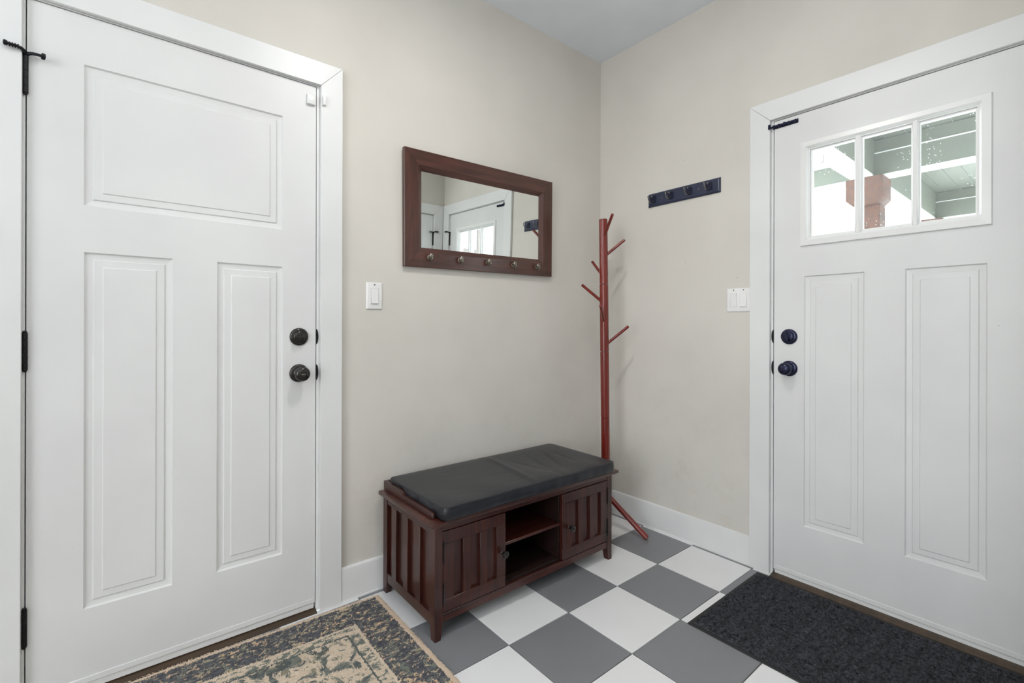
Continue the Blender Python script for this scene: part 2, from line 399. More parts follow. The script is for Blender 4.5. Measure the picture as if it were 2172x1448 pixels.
    b.box(.010, Wd - .010, -.060, -D - .002, z1 - .010, z1 + .003)
    jamb = struct(b.build('trim_%d' % idx, M_trim))
    Ct = .0185
    def board(pts):
        bb = MB(T); bb.prism(pts, 1, .0002, Ct, .0012); bb.build('casing_board', M_trim, jamb)
    e = .0004
    board([(rr, 0), (Wd + casR, 0), (Wd + casR, ctop - e), (rr, rt - e)])
    board([(rl, 0), (-casL, 0), (-casL, ctop - e), (rl, rt - e)])
    board([(rl, rt + e), (rr, rt + e), (Wd + casR, ctop + e), (-casL, ctop + e)])
    for hz, hh in ((knob_z, .030), (bolt_z, .029)):
        b = MB(T); pts = [(Wd + .0028 + .0075 * math.cos(a), hz + hh * math.sin(a)) for a in np.linspace(-math.pi / 2, math.pi / 2, 13)]
        b.prism([(Wd + .0024, hz - hh)] + pts + [(Wd + .0024, hz + hh)], 1, -.002, .0016)
        b.build('strike_plate', M_black, jamb)
    if threshold:
        b = MB(T); b.prism([(-wall_t, 0), (sill, 0), (sill, .003), (.0, .010), (-.045, .0125), (-wall_t, .0125)], 0, -.0028, Wd + .0028)
        # prism axis 0: polygon in (n, z)
        b.build('threshold', M_thresh, jamb)
    return slab, jamb, T

PAN = [(.120, .671, 1.466, 1.888), (.121, .338, .257, 1.327), (.462, .672, .257, 1.327)]
d1, j1, T1 = make_door(1, (-2.472, 0, 0), (1, 0, 0), (0, -1, 0), .790, .035, 2.033, .928, 1.066, PAN, casL=.093, casR=.887 - .790, ctop=2.128, revR=.014)
PAN2 = [(.120, .339, .253, 1.326), (.465, .679, .253, 1.326)]
d2, j2, T2 = make_door(2, (0, -1.805, 0), (0, 1, 0), (-1, 0, 0), .800, .027, 2.026, .926, 1.065, PAN2, window=(.118, .684, 1.463, 1.889), knob_u=.737,
                       knob_mat=M_navyk, keyed=False, casL=.10, casR=.100, ctop=2.119, sill=.038)
d3, j3, T3 = make_door(3, (-.115, BY, 0), (-1, 0, 0), (0, 1, 0), .800, .027, 2.026, .926, 1.065, PAN, casL=.095, casR=.09, ctop=2.119)
# glazed light of the front door
b = MB(T2)
o_, i_ = (.108, .694, 1.453, 1.899), (.137, .667, 1.481, 1.873)
vs, fs = [], []
prof = [(o_, .0), (tuple(o_[k] + (.003, -.003, .003, -.003)[k] for k in range(4)), .009), (tuple(i_[k] + (-.004, .004, -.004, .004)[k] for k in range(4)), .0105), (i_, .006),
        (tuple(i_[k] + (.005, -.005, .005, -.005)[k] for k in range(4)), -.003), (tuple(i_[k] + (.008, -.008, .008, -.008)[k] for k in range(4)), -.003), (tuple(i_[k] + (.009, -.009, .009, -.009)[k] for k in range(4)), -.022)]
for r, nn in prof: vs += [(r[0], nn, r[2]), (r[1], nn, r[2]), (r[1], nn, r[3]), (r[0], nn, r[3])]
for r in range(len(prof) - 1):
    for k in range(4): a = r * 4; fs.append((a + k, a + 4 + k, a + 4 + (k + 1) % 4, a + (k + 1) % 4))
back = [((.118, .684, 1.463, 1.889), 0)]
b.quads([Vector(v) for v in vs], fs, recalc=False)
# outer side frame
vs, fs = [], []
inn = tuple(i_[k] + (.009, -.009, .009, -.009)[k] for k in range(4))
for r, nn in ((inn, -.022), (inn, -.048), (tuple(o_[k] + (.003, -.003, .003, -.003)[k] for k in range(4)), -.052), (o_, -.0445)): vs += [(r[0], nn, r[2]), (r[1], nn, r[2]), (r[1], nn, r[3]), (r[0], nn, r[3])]
for r in range(3):
    for k in range(4): a = r * 4; fs.append((a + k, a + 4 + k, a + 4 + (k + 1) % 4, a + (k + 1) % 4))
b.quads([Vector(v) for v in vs], fs, recalc=False)
wf = b.build('window_frame', M_white, d2)
for p in wf.data.polygons: p.use_smooth = False
mun = [(.302, .319), (.477, .496)]
for a, c in mun:
    for n0, n1 in ((-.0205, .004), (-.047, -.0265)):
        MB(T2).box(a, c, n0, n1, 1.4825, 1.8715, .003).build('muntin', M_white, wf)
edges = [inn[0], mun[0][0], mun[0][1], mun[1][0], mun[1][1], inn[1]]
for a, c in ((edges[0], edges[1]), (edges[2], edges[3]), (edges[4], edges[5])):
    for e0, e1 in ((a, a + .005), (c - .005, c)): pass
    MB(T2).box(a - .004 if a != inn[0] else a, c + .004 if c != inn[1] else c, -.0255, -.0215, inn[2], inn[3]).build('pane', M_glass, wf)
    b = MB(T2)
    for u0, u1, z0, z1 in ((a, c, inn[2], inn[2] + .006), (a, c, inn[3] - .006, inn[3]), (a, a + .005, inn[2] + .006, inn[3] - .006), (c - .005, c, inn[2] + .006, inn[3] - .006)):
        b.box(u0, u1, -.0214, -.010, z0, z1)
    b.build('glazing_bead', M_white, wf)
# slide bolt on the front door
b = MB(T2); b.box(.702, .806, .0002, .003, 1.992, 2.010, .0008); sb = b.build('slide_bolt', M_navyk, d2)
b = MB(T2); b.cyl((.704, .008, 2.001), (.812, .008, 2.001), .0038)
for u in (.708, .735, .775, .798): b.box(u, u + .007, .002, .013, 1.994, 2.008, .0015)
b.cyl((.752, .008, 2.001), (.752, .021, 2.001), .0035, .005); b.build('bolt_bar', M_navyk, sb)
b = MB(T2); b.box(.8075, .818, .0186, .026, 1.990, 2.012, .002); b.build('bolt_keeper', M_navyk, j2)

# white contact sensors by the left door's top corner
b = MB(T1); b.box(.754, .787, .0003, .013, 1.958, 1.996, .003, 2)
tag(b.build('contact_sensor', M_white), 'white plastic contact sensor on the top latch corner of the left door', 'sensor')
b = MB(T1); b.box(.808, .821, .0188, .029, 1.962, 1.999, .003, 2)
tag(b.build('contact_sensor', M_white), 'small white contact sensor magnet on the casing beside the left door', 'sensor')

# ------------------------------------------------------------------ lamps (out of frame: above, and an added uplight behind the camera)
ra = thing('ceiling_lamp', 'round flush ceiling lamp above the entry floor, out of the frame', 'lamp', (-1.45, -1.05, CZ - .08))
MB().lathe([(0, .115), (.05, .135), (.079, .14), (.0795, .128), (.052, .122), (.004, .105)], (-1.45, -1.05, CZ - .08), (0, 0, 1), 32).build('lamp_shade', M_nickel, ra)
ul = thing('added_uplight_stand', 'added tall bronze uplighter, unseen behind the camera, for ceiling bounce', 'lamp', (-3.1, -2.5, 0))  # stand added to carry the extra uplight
MB().lathe([(0, .14), (.012, .14), (.022, .03), (.03, .012)], (-3.1, -2.5, 0), (0, 0, 1), 32).build('base', M_bronze, ul)
MB().cyl((-3.1, -2.5, .03), (-3.1, -2.5, 1.72), .011).build('pole', M_bronze, ul)
MB().lathe([(0, .012), (.005, .04), (.04, .12), (.085, .17), (.088, .167), (.045, .115), (.012, .03), (.012, 0)], (-3.1, -2.5, 1.72), (0, 0, 1), 32).build('lamp_shade', M_bronze, ul)

# ------------------------------------------------------------------ mirror with hooks
MW, MH = .8800, .5150
RM = Matrix.Translation((-.8765, -.0035, 1.3745)) @ Matrix.Rotation(math.radians(-.3), 4, 'Z') @ Matrix.Rotation(math.radians(1.2), 4, 'X') @ Matrix.Rotation(math.radians(-.75), 4, 'Y')
# local: x right, y = -out of wall, z up
TM = lambda p: RM @ Vector((p.x, p.y, p.z))
mr = thing('wall_mirror', 'mahogany-framed wall mirror with five coat hooks along its bottom rail', 'mirror', (-.8765, -.0035, 1.3745))
hw = MW / 2
def rail(pa, pb, side, mat):
    """mitred frame rail; section across: d from outer edge"""
    sec = [(0, 0), (0, -.019), (.0015, -.0205), (.066, -.0205), (.0675, -.0195), (.088, -.0055), (.088, 0)]
    b = MB(TM)
    def P(side, d, y, end):
        if side == 'bottom': return ((-hw + d + .0003) if end == 0 else (hw - d - .0003), y, d)
        if side == 'top': return ((-hw + d + .0003) if end == 0 else (hw - d - .0003), y, MH - d)
        if side == 'left': return (-hw + d, y, (d + .0003) if end == 0 else (MH - d - .0003))
        return (hw - d, y, (d + .0003) if end == 0 else (MH - d - .0003))
    vs = [P(side, d, y, 0) for d, y in sec] + [P(side, d, y, 1) for d, y in sec]; k = len(sec)
    fs = [tuple(range(k)), tuple(range(2 * k - 1, k - 1, -1))] + [(i, (i + 1) % k, k + (i + 1) % k, k + i) for i in range(k)]
    b.quads([Vector(v) for v in vs], fs); return b.build('frame_rail', mat, mr, sharp=20)
rail(0, 0, 'bottom', M_mfx); rail(0, 0, 'top', M_mfx); rail(0, 0, 'left', M_mfz); rail(0, 0, 'right', M_mfz)
MB(TM).box(-hw + .0885, hw - .0885, -.0050, -.0025, .0885, MH - .0885).build('mirror_glass', M_mirror, mr)
MB(TM).box(-hw + .0885, hw - .0885, -.0023, -.0005, .0885, MH - .0885).build('backing_board', M_mfx, mr)
for k in range(5):
    hx = -.319 + k * .161; hz = .0445
    b = MB(TM); b.lathe([(0, .0115), (.002, .0115), (.004, .008), (.005, 0)], (hx, -.0205, hz), (0, -1, 0), 18)
    b.tube([(hx, -.024, hz), (hx, -.032, hz - .001), (hx, -.037, hz + .004)], [.0048, .0045, .005], 10)
    b.ball((hx, -.039, hz + .006), .0115, (1, .62, 1.12), 18)
    b.tube([(hx, -.024, hz - .003), (hx, -.030, hz - .012), (hx, -.040, hz - .0135), (hx, -.047, hz - .007)], [.0042, .004, .004, .0035], 10)
    b.ball((hx, -.048, hz - .005), .0048)
    b.build('hook', M_nickel, mr)

# ------------------------------------------------------------------ navy hook rail on the right wall
rr = thing('hook_rail', 'narrow navy wall board with four black hooks, mounted high beside the coat tree', 'hook rail', (0, -.554, 1.765))
TR = lambda p: Vector((-p.y, -.554 - p.x, 1.765 + p.z))  # x to the viewer's right, y out of the wall
TRr = lambda p: Vector((-p.y, -.554 - p.x, 1.765 + p.z))
b = MB(TRr); L = .205; Hh = .0725
vs, fs = [], []
for d, y in ((0, .0005), (0, .006), (.004, .010), (.009, .012), (.011, .012)):
    vs += [(-L + d, y, d), (L - d, y, d), (L - d, y, Hh - d), (-L + d, y, Hh - d)]
for r in range(4):
    for k in range(4): a = r * 4; fs.append((a + k, a + (k + 1) % 4, a + 4 + (k + 1) % 4, a + 4 + k))
fs += [(0, 1, 2, 3), (16, 17, 18, 19)]
b.quads([Vector(v) for v in vs], fs); b.build('backplate', M_navy, rr, sharp=15)
for k in range(4):
    hx = -.170 + k * .1068
    b = MB(TRr); pts = []
    for (cx_, cz_, a0) in ((.011, .052, 0), (-.011, .052, 90), (-.011, .024, 180), (.011, .024, 270)):
        for q in range(5): a = math.radians(a0 + q * 22.5); pts.append((hx + cx_ + .005 * math.cos(a), cz_ + .005 * math.sin(a)))
    b.prism(pts, 1, .012, .0155, .0006); hk = b.build('hook', M_navyk, rr)
    b = MB(TRr); path = [(hx, .0155, .028), (hx, .019, .0215), (hx, .030, .0175), (hx, .046, .0195), (hx, .056, .0275), (hx, .0605, .037), (hx, .0615, .043)]
    b.tube(path, [.0028, .0028, .0026, .0026, .0026, .0026, .0026], 10); b.ball((hx, .0615, .0455), .004)
    b.tube([(hx, .0155, .046), (hx, .021, .046), (hx, .026, .050)], [.0028, .0026, .0026], 10); b.ball((hx, .0275, .051), .0042)
    b.build('hook_arm', M_nickel, hk)
for hx in (-.117, .096):
    b = MB(TRr); b.lathe([(0, .0035), (.001, .003), (.0014, 0)], (hx, .012, .037), (0, 1, 0), 12); b.build('screw', M_nickel, rr)

# ------------------------------------------------------------------ light switches
def switch(name, label, T, hw_, rockers, tilt, loc):
    r = thing(name, label, 'light switch', loc)
    b = MB(T); h = .0565
    vs, fs = [], []
    for d, y in ((0, .0003), (.0005, .003), (.004, .0058), (.006, .0062)):
        vs += [(-hw_ + d, y, -h + d), (hw_ - d, y, -h + d), (hw_ - d, y, h - d), (-hw_ + d, y, h - d)]
    for q in range(3):
        for k in range(4): a = q * 4; fs.append((a + k, a + (k + 1) % 4, a + 4 + (k + 1) % 4, a + 4 + k))
    fs += [(12, 13, 14, 15)]
    b.quads([Vector(v) for v in vs], fs); b.build('plate', M_white, r, sharp=15)
    for i, rx in enumerate(rockers):
        t_ = tilt[i]
        fb = MB(T)
        for u0, u1, z0, z1 in ((-.0172, .0172, -.0338, -.0326), (-.0172, .0172, .0326, .0338), (-.0172, -.0162, -.0326, .0326), (.0162, .0172, -.0326, .0326)):
            fb.box(rx + u0, rx + u1, .0063, .0076, z0, z1)
        rk = fb.build('switch_frame', M_white, r)
        b = MB(T); w = .0152; z = .0318
        y0_, y1_ = (.0125, .0072) if t_ > 0 else (.0072, .0125)   # bottom / top depth
        b.prism([(.0063, -z), (y0_, -z), (.0085, 0), (y1_, z), (.0063, z)], 0, rx - w, rx + w, .0006)
        b.build('rocker', M_white, r)
        for sz in (-.047, .047):
            b = MB(T); b.lathe([(0, .0034), (.0008, .0028), (.001, 0)], (rx, .0062, sz), (0, 1, 0), 12)
            b.build('screw', M_nickel if sz > 0 else M_white, r)
    return r
switch('light_switch', 'single white rocker light switch between the left door and the mirror', lambda p: Vector((-1.4455 + p.x, -p.y, 1.2330 + p.z)), .035, (0,), (1,), (-1.4455, 0, 1.233))
switch('light_switch', 'double white rocker light switch against the casing of the front door', lambda p: Vector((-p.y, -.8478 - p.x, 1.2345 + p.z)), .0565, (-.023, .023), (-1, 1), (0, -.8478, 1.2345))

# ------------------------------------------------------------------ bench
bn = thing('storage_bench', 'low dark cherry wooden storage bench with two doors and middle shelves', 'bench', (-.933, -.245, 0))
XL, XR, YF, YB = -1.415, -.452, -.457, -.030
TOP = .405
def leg(x0, x1, y0, y1, tx, ty):
    """square leg tapering at the foot; tx, ty say which inner sides taper"""
    b = bmesh.new()
    z = [0, .062, TOP]
    R = []
    for k, zz in enumerate(z):
        ins = .008 if k == 0 else 0
        a0, a1, c0, c1 = x0, x1, y0, y1
        if tx > 0: a1 -= ins
        if tx < 0: a0 += ins
        if ty > 0: c1 -= ins
        if ty < 0: c0 += ins
        R.append([b.verts.new(p) for p in ((a0, c0, zz), (a1, c0, zz), (a1, c1, zz), (a0, c1, zz))])
    b.faces.new(R[0]); b.faces.new(R[2])
    for A, B in zip(R, R[1:]):
        for k in range(4): b.faces.new((A[k], A[(k + 1) % 4], B[(k + 1) % 4], B[k]))
    bmesh.ops.recalc_face_normals(b, faces=b.faces)
    vert = [e for e in b.edges if abs(e.verts[0].co.z - e.verts[1].co.z) > .01]
    bmesh.ops.bevel(b, geom=vert, offset=.0012, segments=1, affect='EDGES')
    mb = MB(); mb._add(b); return mb.build('leg', M_benchz, bn)
leg(XL, XL + .032, YF, YF + .036, 1, 1); leg(XR - .032, XR, YF, YF + .036, -1, 1)
leg(XL, XL + .032, YB - .036, YB, 1, -1); leg(XR - .032, XR, YB - .036, YB, -1, -1)
iy0, iy1 = YF + .036, YB - .036
# sides: frame with four recessed slots
for xa, xb, sgn in ((XL + .002, XL + .020, 1), (XR - .020, XR - .002, -1)):
    slots = [(-.408, -.344), (-.309, -.244), (-.208, -.145), (-.104, -.0662)]
    zs0, zs1 = .0865, .3705
    MB().box(xa, xb, iy0, iy1, zs1, TOP, .001).build('side_rail', M_benchy, bn)
    MB().box(xa, xb, iy0, iy1, .047, zs0, .001).build('side_rail', M_benchy, bn)
    cur = iy0
    b_e = []
    for s0, s1 in slots: b_e.append((cur, s0)); cur = s1
    b_e.append((cur, iy1))
    for a, c in b_e:
        if c - a > .002: MB().box(xa, xb, a, c, zs0, zs1, .0006).build('side_slat', M_benchz, bn)
    for s0, s1 in slots:
        xc = (xa + .012, xa + .017) if sgn > 0 else (xb - .017, xb - .012)
        MB().box(xc[0], xc[1], s0 - .001, s1 + .001, zs0 - .001, zs1 + .001).build('side_panel', M_benchz, bn)
# carcass
MB().box(XL + .032, XR - .032, YF + .002, YF + .018, .381, TOP, .0012).build('top_rail', M_benchx, bn)
MB().box(XL + .032, XR - .032, YF + .003, YF + .019, .058, .0885, .0015).build('apron', M_benchx, bn)
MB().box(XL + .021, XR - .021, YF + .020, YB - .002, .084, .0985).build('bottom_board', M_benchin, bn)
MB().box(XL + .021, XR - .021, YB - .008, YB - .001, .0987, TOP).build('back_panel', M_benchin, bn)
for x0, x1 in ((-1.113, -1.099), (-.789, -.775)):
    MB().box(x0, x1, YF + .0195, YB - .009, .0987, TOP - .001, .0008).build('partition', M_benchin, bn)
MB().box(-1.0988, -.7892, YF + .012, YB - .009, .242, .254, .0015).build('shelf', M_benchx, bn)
# doors
def cab_door(x0, x1, slots, knob_x, hinge_x):
    y0, y1 = YF + .0, YF + .0175; z0, z1 = .0925, .3785; zs0, zs1 = .136, .335
    dr = MB().box(x0, x1, y0, y1, z0, zs0, .0012); dr.box(x0, x1, y0, y1, zs1, z1, .0012)
    cur = x0
    for s0, s1 in slots: dr.box(cur, s0, y0, y1, zs0, zs1, .0006); cur = s1
    dr.box(cur, x1, y0, y1, zs0, zs1, .0006)
    d = dr.build('door', M_benchz, bn)
    for s0, s1 in slots:
        MB().box(s0 - .001, s1 + .001, y0 + .0105, y0 + .0145, zs0 - .001, zs1 + .001).build('door_panel', M_benchz, d)
    b = MB(); b.lathe([(0, .0075), (.003, .006), (.008, .0052), (.013, .0072), (.018, .0125), (.022, .0145), (.026, .0135), (.029, .008), (.030, 0)], (knob_x, y0, .227), (0, -1, 0), 24)
    b.build('knob', M_bronze, d)
    for hz in (.307, .159):
        b = MB(); b.cyl((hinge_x, YF - .0022, hz - .029), (hinge_x, YF - .0022, hz + .029), .0026, seg=10)
        for s in (-1, 1): b.ball((hinge_x, YF - .0022, hz + s * .0335), .0033); b.ball((hinge_x, YF - .0022, hz + s * .0385), .002)
        b.build('hinge', M_black, d)
cab_door(-1.3815, -1.100, [(-1.336, -1.297), (-1.264, -1.222), (-1.189, -1.143)], -1.117, -1.381)
cab_door(-.785, -.4855, [(-.727, -.683), (-.651, -.607), (-.575, -.531)], -.742, -.4848)
# top board with lip
MB().box(XL - .020, XR + .031, YF - .018, YB + .006, TOP + .0004, TOP + .0165, .004, 2).build('top_board', M_benchx, bn)
zt = TOP + .017
def tray_side(x0, x1, nm='tray_side'):
    pts = [(YB + .004, zt), (YB + .004, zt + .037), (-.172, zt + .037), (-.184, zt + .035), (-.198, zt + .0245), (-.210, zt + .0225), (-.418, zt + .0225), (-.428, zt + .018), (-.432, zt + .008), (-.432, zt)]
    return MB().prism(pts, 0, x0, x1, .0015).build(nm, M_benchy, bn)
tray_side(XL + .003, XL + .018); tray_side(XR - .010, XR + .006)
MB().box(XL + .0185, XR - .0105, YB - .010, YB + .004, zt, zt + .037, .0015).build('tray_back', M_benchx, bn)

# ------------------------------------------------------------------ cushion
def cushion():
    x0, x1, y0, y1 = -1.392, -.4655, -.482, -.046; zb, zh = zt + .0005, .0545
    nx, ny = 96, 48; b = bmesh.new(); rng = random.Random(3)
    def top(u, v):
        X = (u - .5) * 2; Y = (v - .5) * 2
        e = (1 - abs(X) ** 14) * (1 - abs(Y) ** 8)
        h = zh - .004 + .004 * max(0, e)
        # sat-in dent and creases on the right half
        h -= .009 * math.exp(-((u - .72) / .16) ** 2 - ((v - .45) / .38) ** 2)
        h += .0055 * math.exp(-((u - .47 - .06 * v) / .018) ** 2) * (1 - abs(Y) ** 4)
        for (uc, w, a, sl) in ((.60, .012, .0022, -.10), (.69, .010, .0025, .12), (.78, .012, .0022, .18), (.86, .012, .0016, .05)):
            h -= 1.5 * a * math.exp(-((u - uc - sl * (v - .5)) / w) ** 2) * math.exp(-((v - .45) / .33) ** 2)
        h -= .0035 * math.exp(-((u - .93) / .05) ** 2 - ((v - .1) / .2) ** 2)
        h += .0012 * math.sin(u * 23 + v * 4) * math.exp(-((v - .1) / .3) ** 2)
        return h
    def side(u, v): return .0035
    top_v = [[None] * (ny + 1) for _ in range(nx + 1)]
    for i in range(nx + 1):
        for j in range(ny + 1):
            u, v = i / nx, j / ny
            hx_, hy_, rc = (x1 - x0) / 2, (y1 - y0) / 2, .020
            dx, dy = (x1 - x0) * (u - .5), (y1 - y0) * (v - .5)
            ax_, ay_ = abs(dx) - (hx_ - rc), abs(dy) - (hy_ - rc)
            if ax_ > 0 and ay_ > 0:
                p_, q_ = ax_ / rc, ay_ / rc
                ax2, ay2 = ax_ * math.sqrt(1 - q_ * q_ / 2), ay_ * math.sqrt(1 - p_ * p_ / 2)
                dx = math.copysign(hx_ - rc + ax2, dx); dy = math.copysign(hy_ - rc + ay2, dy)
            top_v[i][j] = b.verts.new(((x0 + x1) / 2 + dx, (y0 + y1) / 2 + dy, zb + top(u, v)))
    for i in range(nx):
        for j in range(ny): b.faces.new((top_v[i][j], top_v[i + 1][j], top_v[i + 1][j + 1], top_v[i][j + 1]))
    ringi = [(i, 0) for i in range(nx)] + [(nx, j) for j in range(ny)] + [(i, ny) for i in range(nx, 0, -1)] + [(0, j) for j in range(ny, 0, -1)]
    prev = [top_v[i][j] for i, j in ringi]; K = len(prev); cx, cy = (x0 + x1) / 2, (y0 + y1) / 2
    def outn(i, j): return Vector(((-1 if i == 0 else 1 if i == nx else 0), (-1 if j == 0 else 1 if j == ny else 0), 0))
    tops = [v.co.copy() for v in prev]
    for lvl, (hf, ofs) in enumerate(((.985, .0035), (.955, .0050), (.925, .0022), (.80, .0042), (.5, .0055), (.2, .0045), (.05, .001), (0, -.004))):
        cur = []
        for q, (i, j) in enumerate(ringi):
            t_ = tops[q]; w = .0012 * math.sin(q * .37) + .0008 * math.sin(q * .91 + 1); w = w if 3 <= lvl <= 5 else 0
            cur.append(b.verts.new(Vector((t_.x, t_.y, zb + (t_.z - zb) * hf)) + outn(i, j) * (ofs + w)))
        for q in range(K): b.faces.new((prev[q], prev[(q + 1) % K], cur[(q + 1) % K], cur[q]))
        prev = cur
    b.faces.new(prev)
    mb = MB(); mb._add(b, True); o = mb.build('bench_cushion', M_vinyl, sharp=60)
    return tag(o, 'black vinyl cushion with creased top lying on the storage bench', 'cushion')
cushion()

# ------------------------------------------------------------------ coat tree
def polep(z): a = Vector((-.248, -.23, 1.685)); c = Vector((-.224, -.23, .406)); return c + (a - c) * (z - .406) / (1.685 - .406)
base = polep(0)
ct = thing('coat_tree', 'tall red lacquered wooden coat tree with six pegs standing in the corner', 'coat rack', (base.x, base.y, 0))
cuts = [.14, .255, .612, .971, 1.336, 1.688]
for z0, z1 in zip(cuts, cuts[1:]):
    r = .0235 if z0 < 1.3 else .0228
    MB().cyl(polep(z0 + .0008), polep(z1 - .0008), r, seg=28, ch=.0016).build('pole', M_rack, ct)
for (zb_, phi, el, L) in ((1.582, 245, 45, .150), (1.482, 315, 40, .140), (1.372, 75, 42, .145), (1.232, 140, 40, .152), (1.122, 210, 40, .142), (1.002, 308, 40, .160)):
    e, ph = math.radians(el), math.radians(phi); d = Vector((math.cos(ph) * math.cos(e), math.sin(ph) * math.cos(e), math.sin(e))); P = polep(zb_)
    MB().cyl(P + d * .015, P + d * (L + .006), .0078, seg=18, ch=.0025).build('peg', M_rack, ct)
J = polep(.195)
for ang in (-73.5, 43, 168):
    a = math.radians(ang); tip = Vector((base.x + .226 * math.cos(a), base.y + .226 * math.sin(a), .009))
    MB().cyl(J + (tip - J).normalized() * .018, tip, .0145, seg=20, ch=.002).build('leg', M_rack, ct)

# ------------------------------------------------------------------ rug with pile
RX0, RX1, RY0, RY1 = -2.93, -1.446, -2.15, -.047
def shear(x): return np.minimum(.036 * (RX1 - x), .025)
m = Mat('rug_wool', (170, 150, 120), .95, spec=.1)
g_ = m.n.new('ShaderNodeNewGeometry'); sp_ = m.n.new('ShaderNodeSeparateXYZ'); m.l.new(g_.outputs['Position'], sp_.inputs[0])
px, py = sp_.outputs[0], sp_.outputs[1]
py = m.math('SUBTRACT', py, m.math('MINIMUM', m.math('MULTIPLY', m.math('SUBTRACT', RX1, px), .036), .025))
wob = m.math('MULTIPLY', m.math('SUBTRACT', m.noise(m.pos(), 90, 2), .5), .014)
ed = m.math('MINIMUM', m.math('MINIMUM', m.math('SUBTRACT', px, RX0), m.math('SUBTRACT', RX1, px)), m.math('MINIMUM', m.math('SUBTRACT', py, RY0), m.math('SUBTRACT', RY1, py)))
ed = m.math('ADD', ed, wob)
strk = m.pos((1.0, 1.7, 1)); 
n1 = m.noise(strk, 36, 4, .62, 1.2); n2 = m.noise(strk, 20, 3, .6, 1.0); n3 = m.noise(m.pos((1.3, 1, 1)), 13, 4, .65, 1.5); n4 = m.noise(strk, 60, 2, .5, .5)
dark = m.mix(m.ramp(n4, [(.4, BW(0)), (.6, BW(1))]), (82, 84, 90), (108, 109, 112))
dark = m.mix(m.ramp(n1, [(.545, BW(0)), (.575, BW(1))]), dark, m.mix(m.ramp(n2, [(.4, BW(0)), (.6, BW(1))]), (228, 196, 160), (172, 166, 142)))
dark = m.mix(m.ramp(n3, [(.60, BW(0)), (.64, BW(1))]), dark, (128, 134, 124))
tan = m.mix(m.ramp(n4, [(.3, BW(0)), (.7, BW(1))]), (224, 208, 188), (208, 192, 170))
field = m.mix(m.ramp(n3, [(.50, BW(0)), (.54, BW(1))]), tan, m.mix(m.ramp(n2, [(.45, BW(0)), (.55, BW(1))]), (128, 132, 124), (96, 102, 102)))
field = m.mix(m.ramp(n1, [(.585, BW(0)), (.61, BW(1))]), field, (146, 142, 122))
n5 = m.noise(strk, 34, 3, .6, .8)
band = m.mix(m.ramp(n5, [(.50, BW(0)), (.55, BW(1))]), tan, (122, 128, 120))
edge_c = m.mix(m.noise(m.pos(), 200, 2), (226, 206, 184), (212, 190, 166))
gt_ = lambda v: m.math('GREATER_THAN', ed, v)
c = m.mix(gt_(.022), edge_c, dark); c = m.mix(gt_(.148), c, tan); c = m.mix(gt_(.158), c, band); c = m.mix(gt_(.192), c, (104, 108, 106)); c = m.mix(gt_(.199), c, field)
m.color(c); M_rug = m.m
rg = thing('area_rug', 'tan and charcoal floral rug with a pale bound edge in front of the left door', 'rug', ((RX0 + RX1) / 2, (RY0 + RY1) / 2, 0))
b = MB(); nxr, nyr = 150, 210; rng = random.Random(8)
vs = []; 
for i in range(nxr + 1):
    for j in range(nyr + 1):
        jx = rng.uniform(-.0018, .0018) if i in (0, nxr) else 0; jy = rng.uniform(-.0018, .0018) if j in (0, nyr) else 0
        edge = i in (0, nxr) or j in (0, nyr)
        vs.append(Vector((RX0 + (RX1 - RX0) * i / nxr + jx, RY0 + (RY1 - RY0) * j / nyr + jy + shear(RX0 + (RX1 - RX0) * i / nxr), .0006 if edge else .0065)))
fs = [(i * (nyr + 1) + j, (i + 1) * (nyr + 1) + j, (i + 1) * (nyr + 1) + j + 1, i * (nyr + 1) + j + 1) for i in range(nxr) for j in range(nyr)]
b.quads(vs, fs, True, recalc=False); b.build('backing', M_rug, rg)
R_ = np.random.RandomState(5); NT = 150000
tx = R_.uniform(RX0 + .002, RX1 - .002, NT); ty = R_.uniform(RY0 + .002, RY1 - .002, NT)
ang = R_.uniform(0, 2 * np.pi, NT); rr_ = R_.uniform(.0016, .0030, NT); hh = R_.uniform(.004, .0085, NT)
edn = np.minimum(np.minimum(tx - RX0, RX1 - tx), np.minimum(ty - RY0, RY1 - ty)); hh = np.where(edn < .020, hh * .22, hh * .72); ty = ty + shear(tx)
V = np.zeros((NT, 4, 3))
for k in range(3):
    V[:, k, 0] = tx + rr_ * np.cos(ang + k * 2.0944); V[:, k, 1] = ty + rr_ * np.sin(ang + k * 2.0944); V[:, k, 2] = .0062
lean = R_.uniform(-.0022, .0022, (NT, 2))
V[:, 3, 0] = tx + lean[:, 0]; V[:, 3, 1] = ty + lean[:, 1]; V[:, 3, 2] = .0062 + hh
V -= np.array(rg.location)[None, None, :]
me = bpy.data.meshes.new('pile'); me.vertices.add(NT * 4); me.vertices.foreach_set('co', V.ravel())
F = np.array([[0, 1, 3], [1, 2, 3], [2, 0, 3]]); idx = (np.arange(NT) * 4)[:, None, None] + F[None]
me.loops.add(NT * 9); me.loops.foreach_set('vertex_index', idx.ravel()); me.polygons.add(NT * 3)
me.polygons.foreach_set('loop_start', np.arange(NT * 3) * 3); me.update(calc_edges=True); me.validate(); me.materials.append(M_rug)
pl = bpy.data.objects.new('pile', me); COL.objects.link(pl); pl.parent = rg; pl['kind'] = 'stuff'

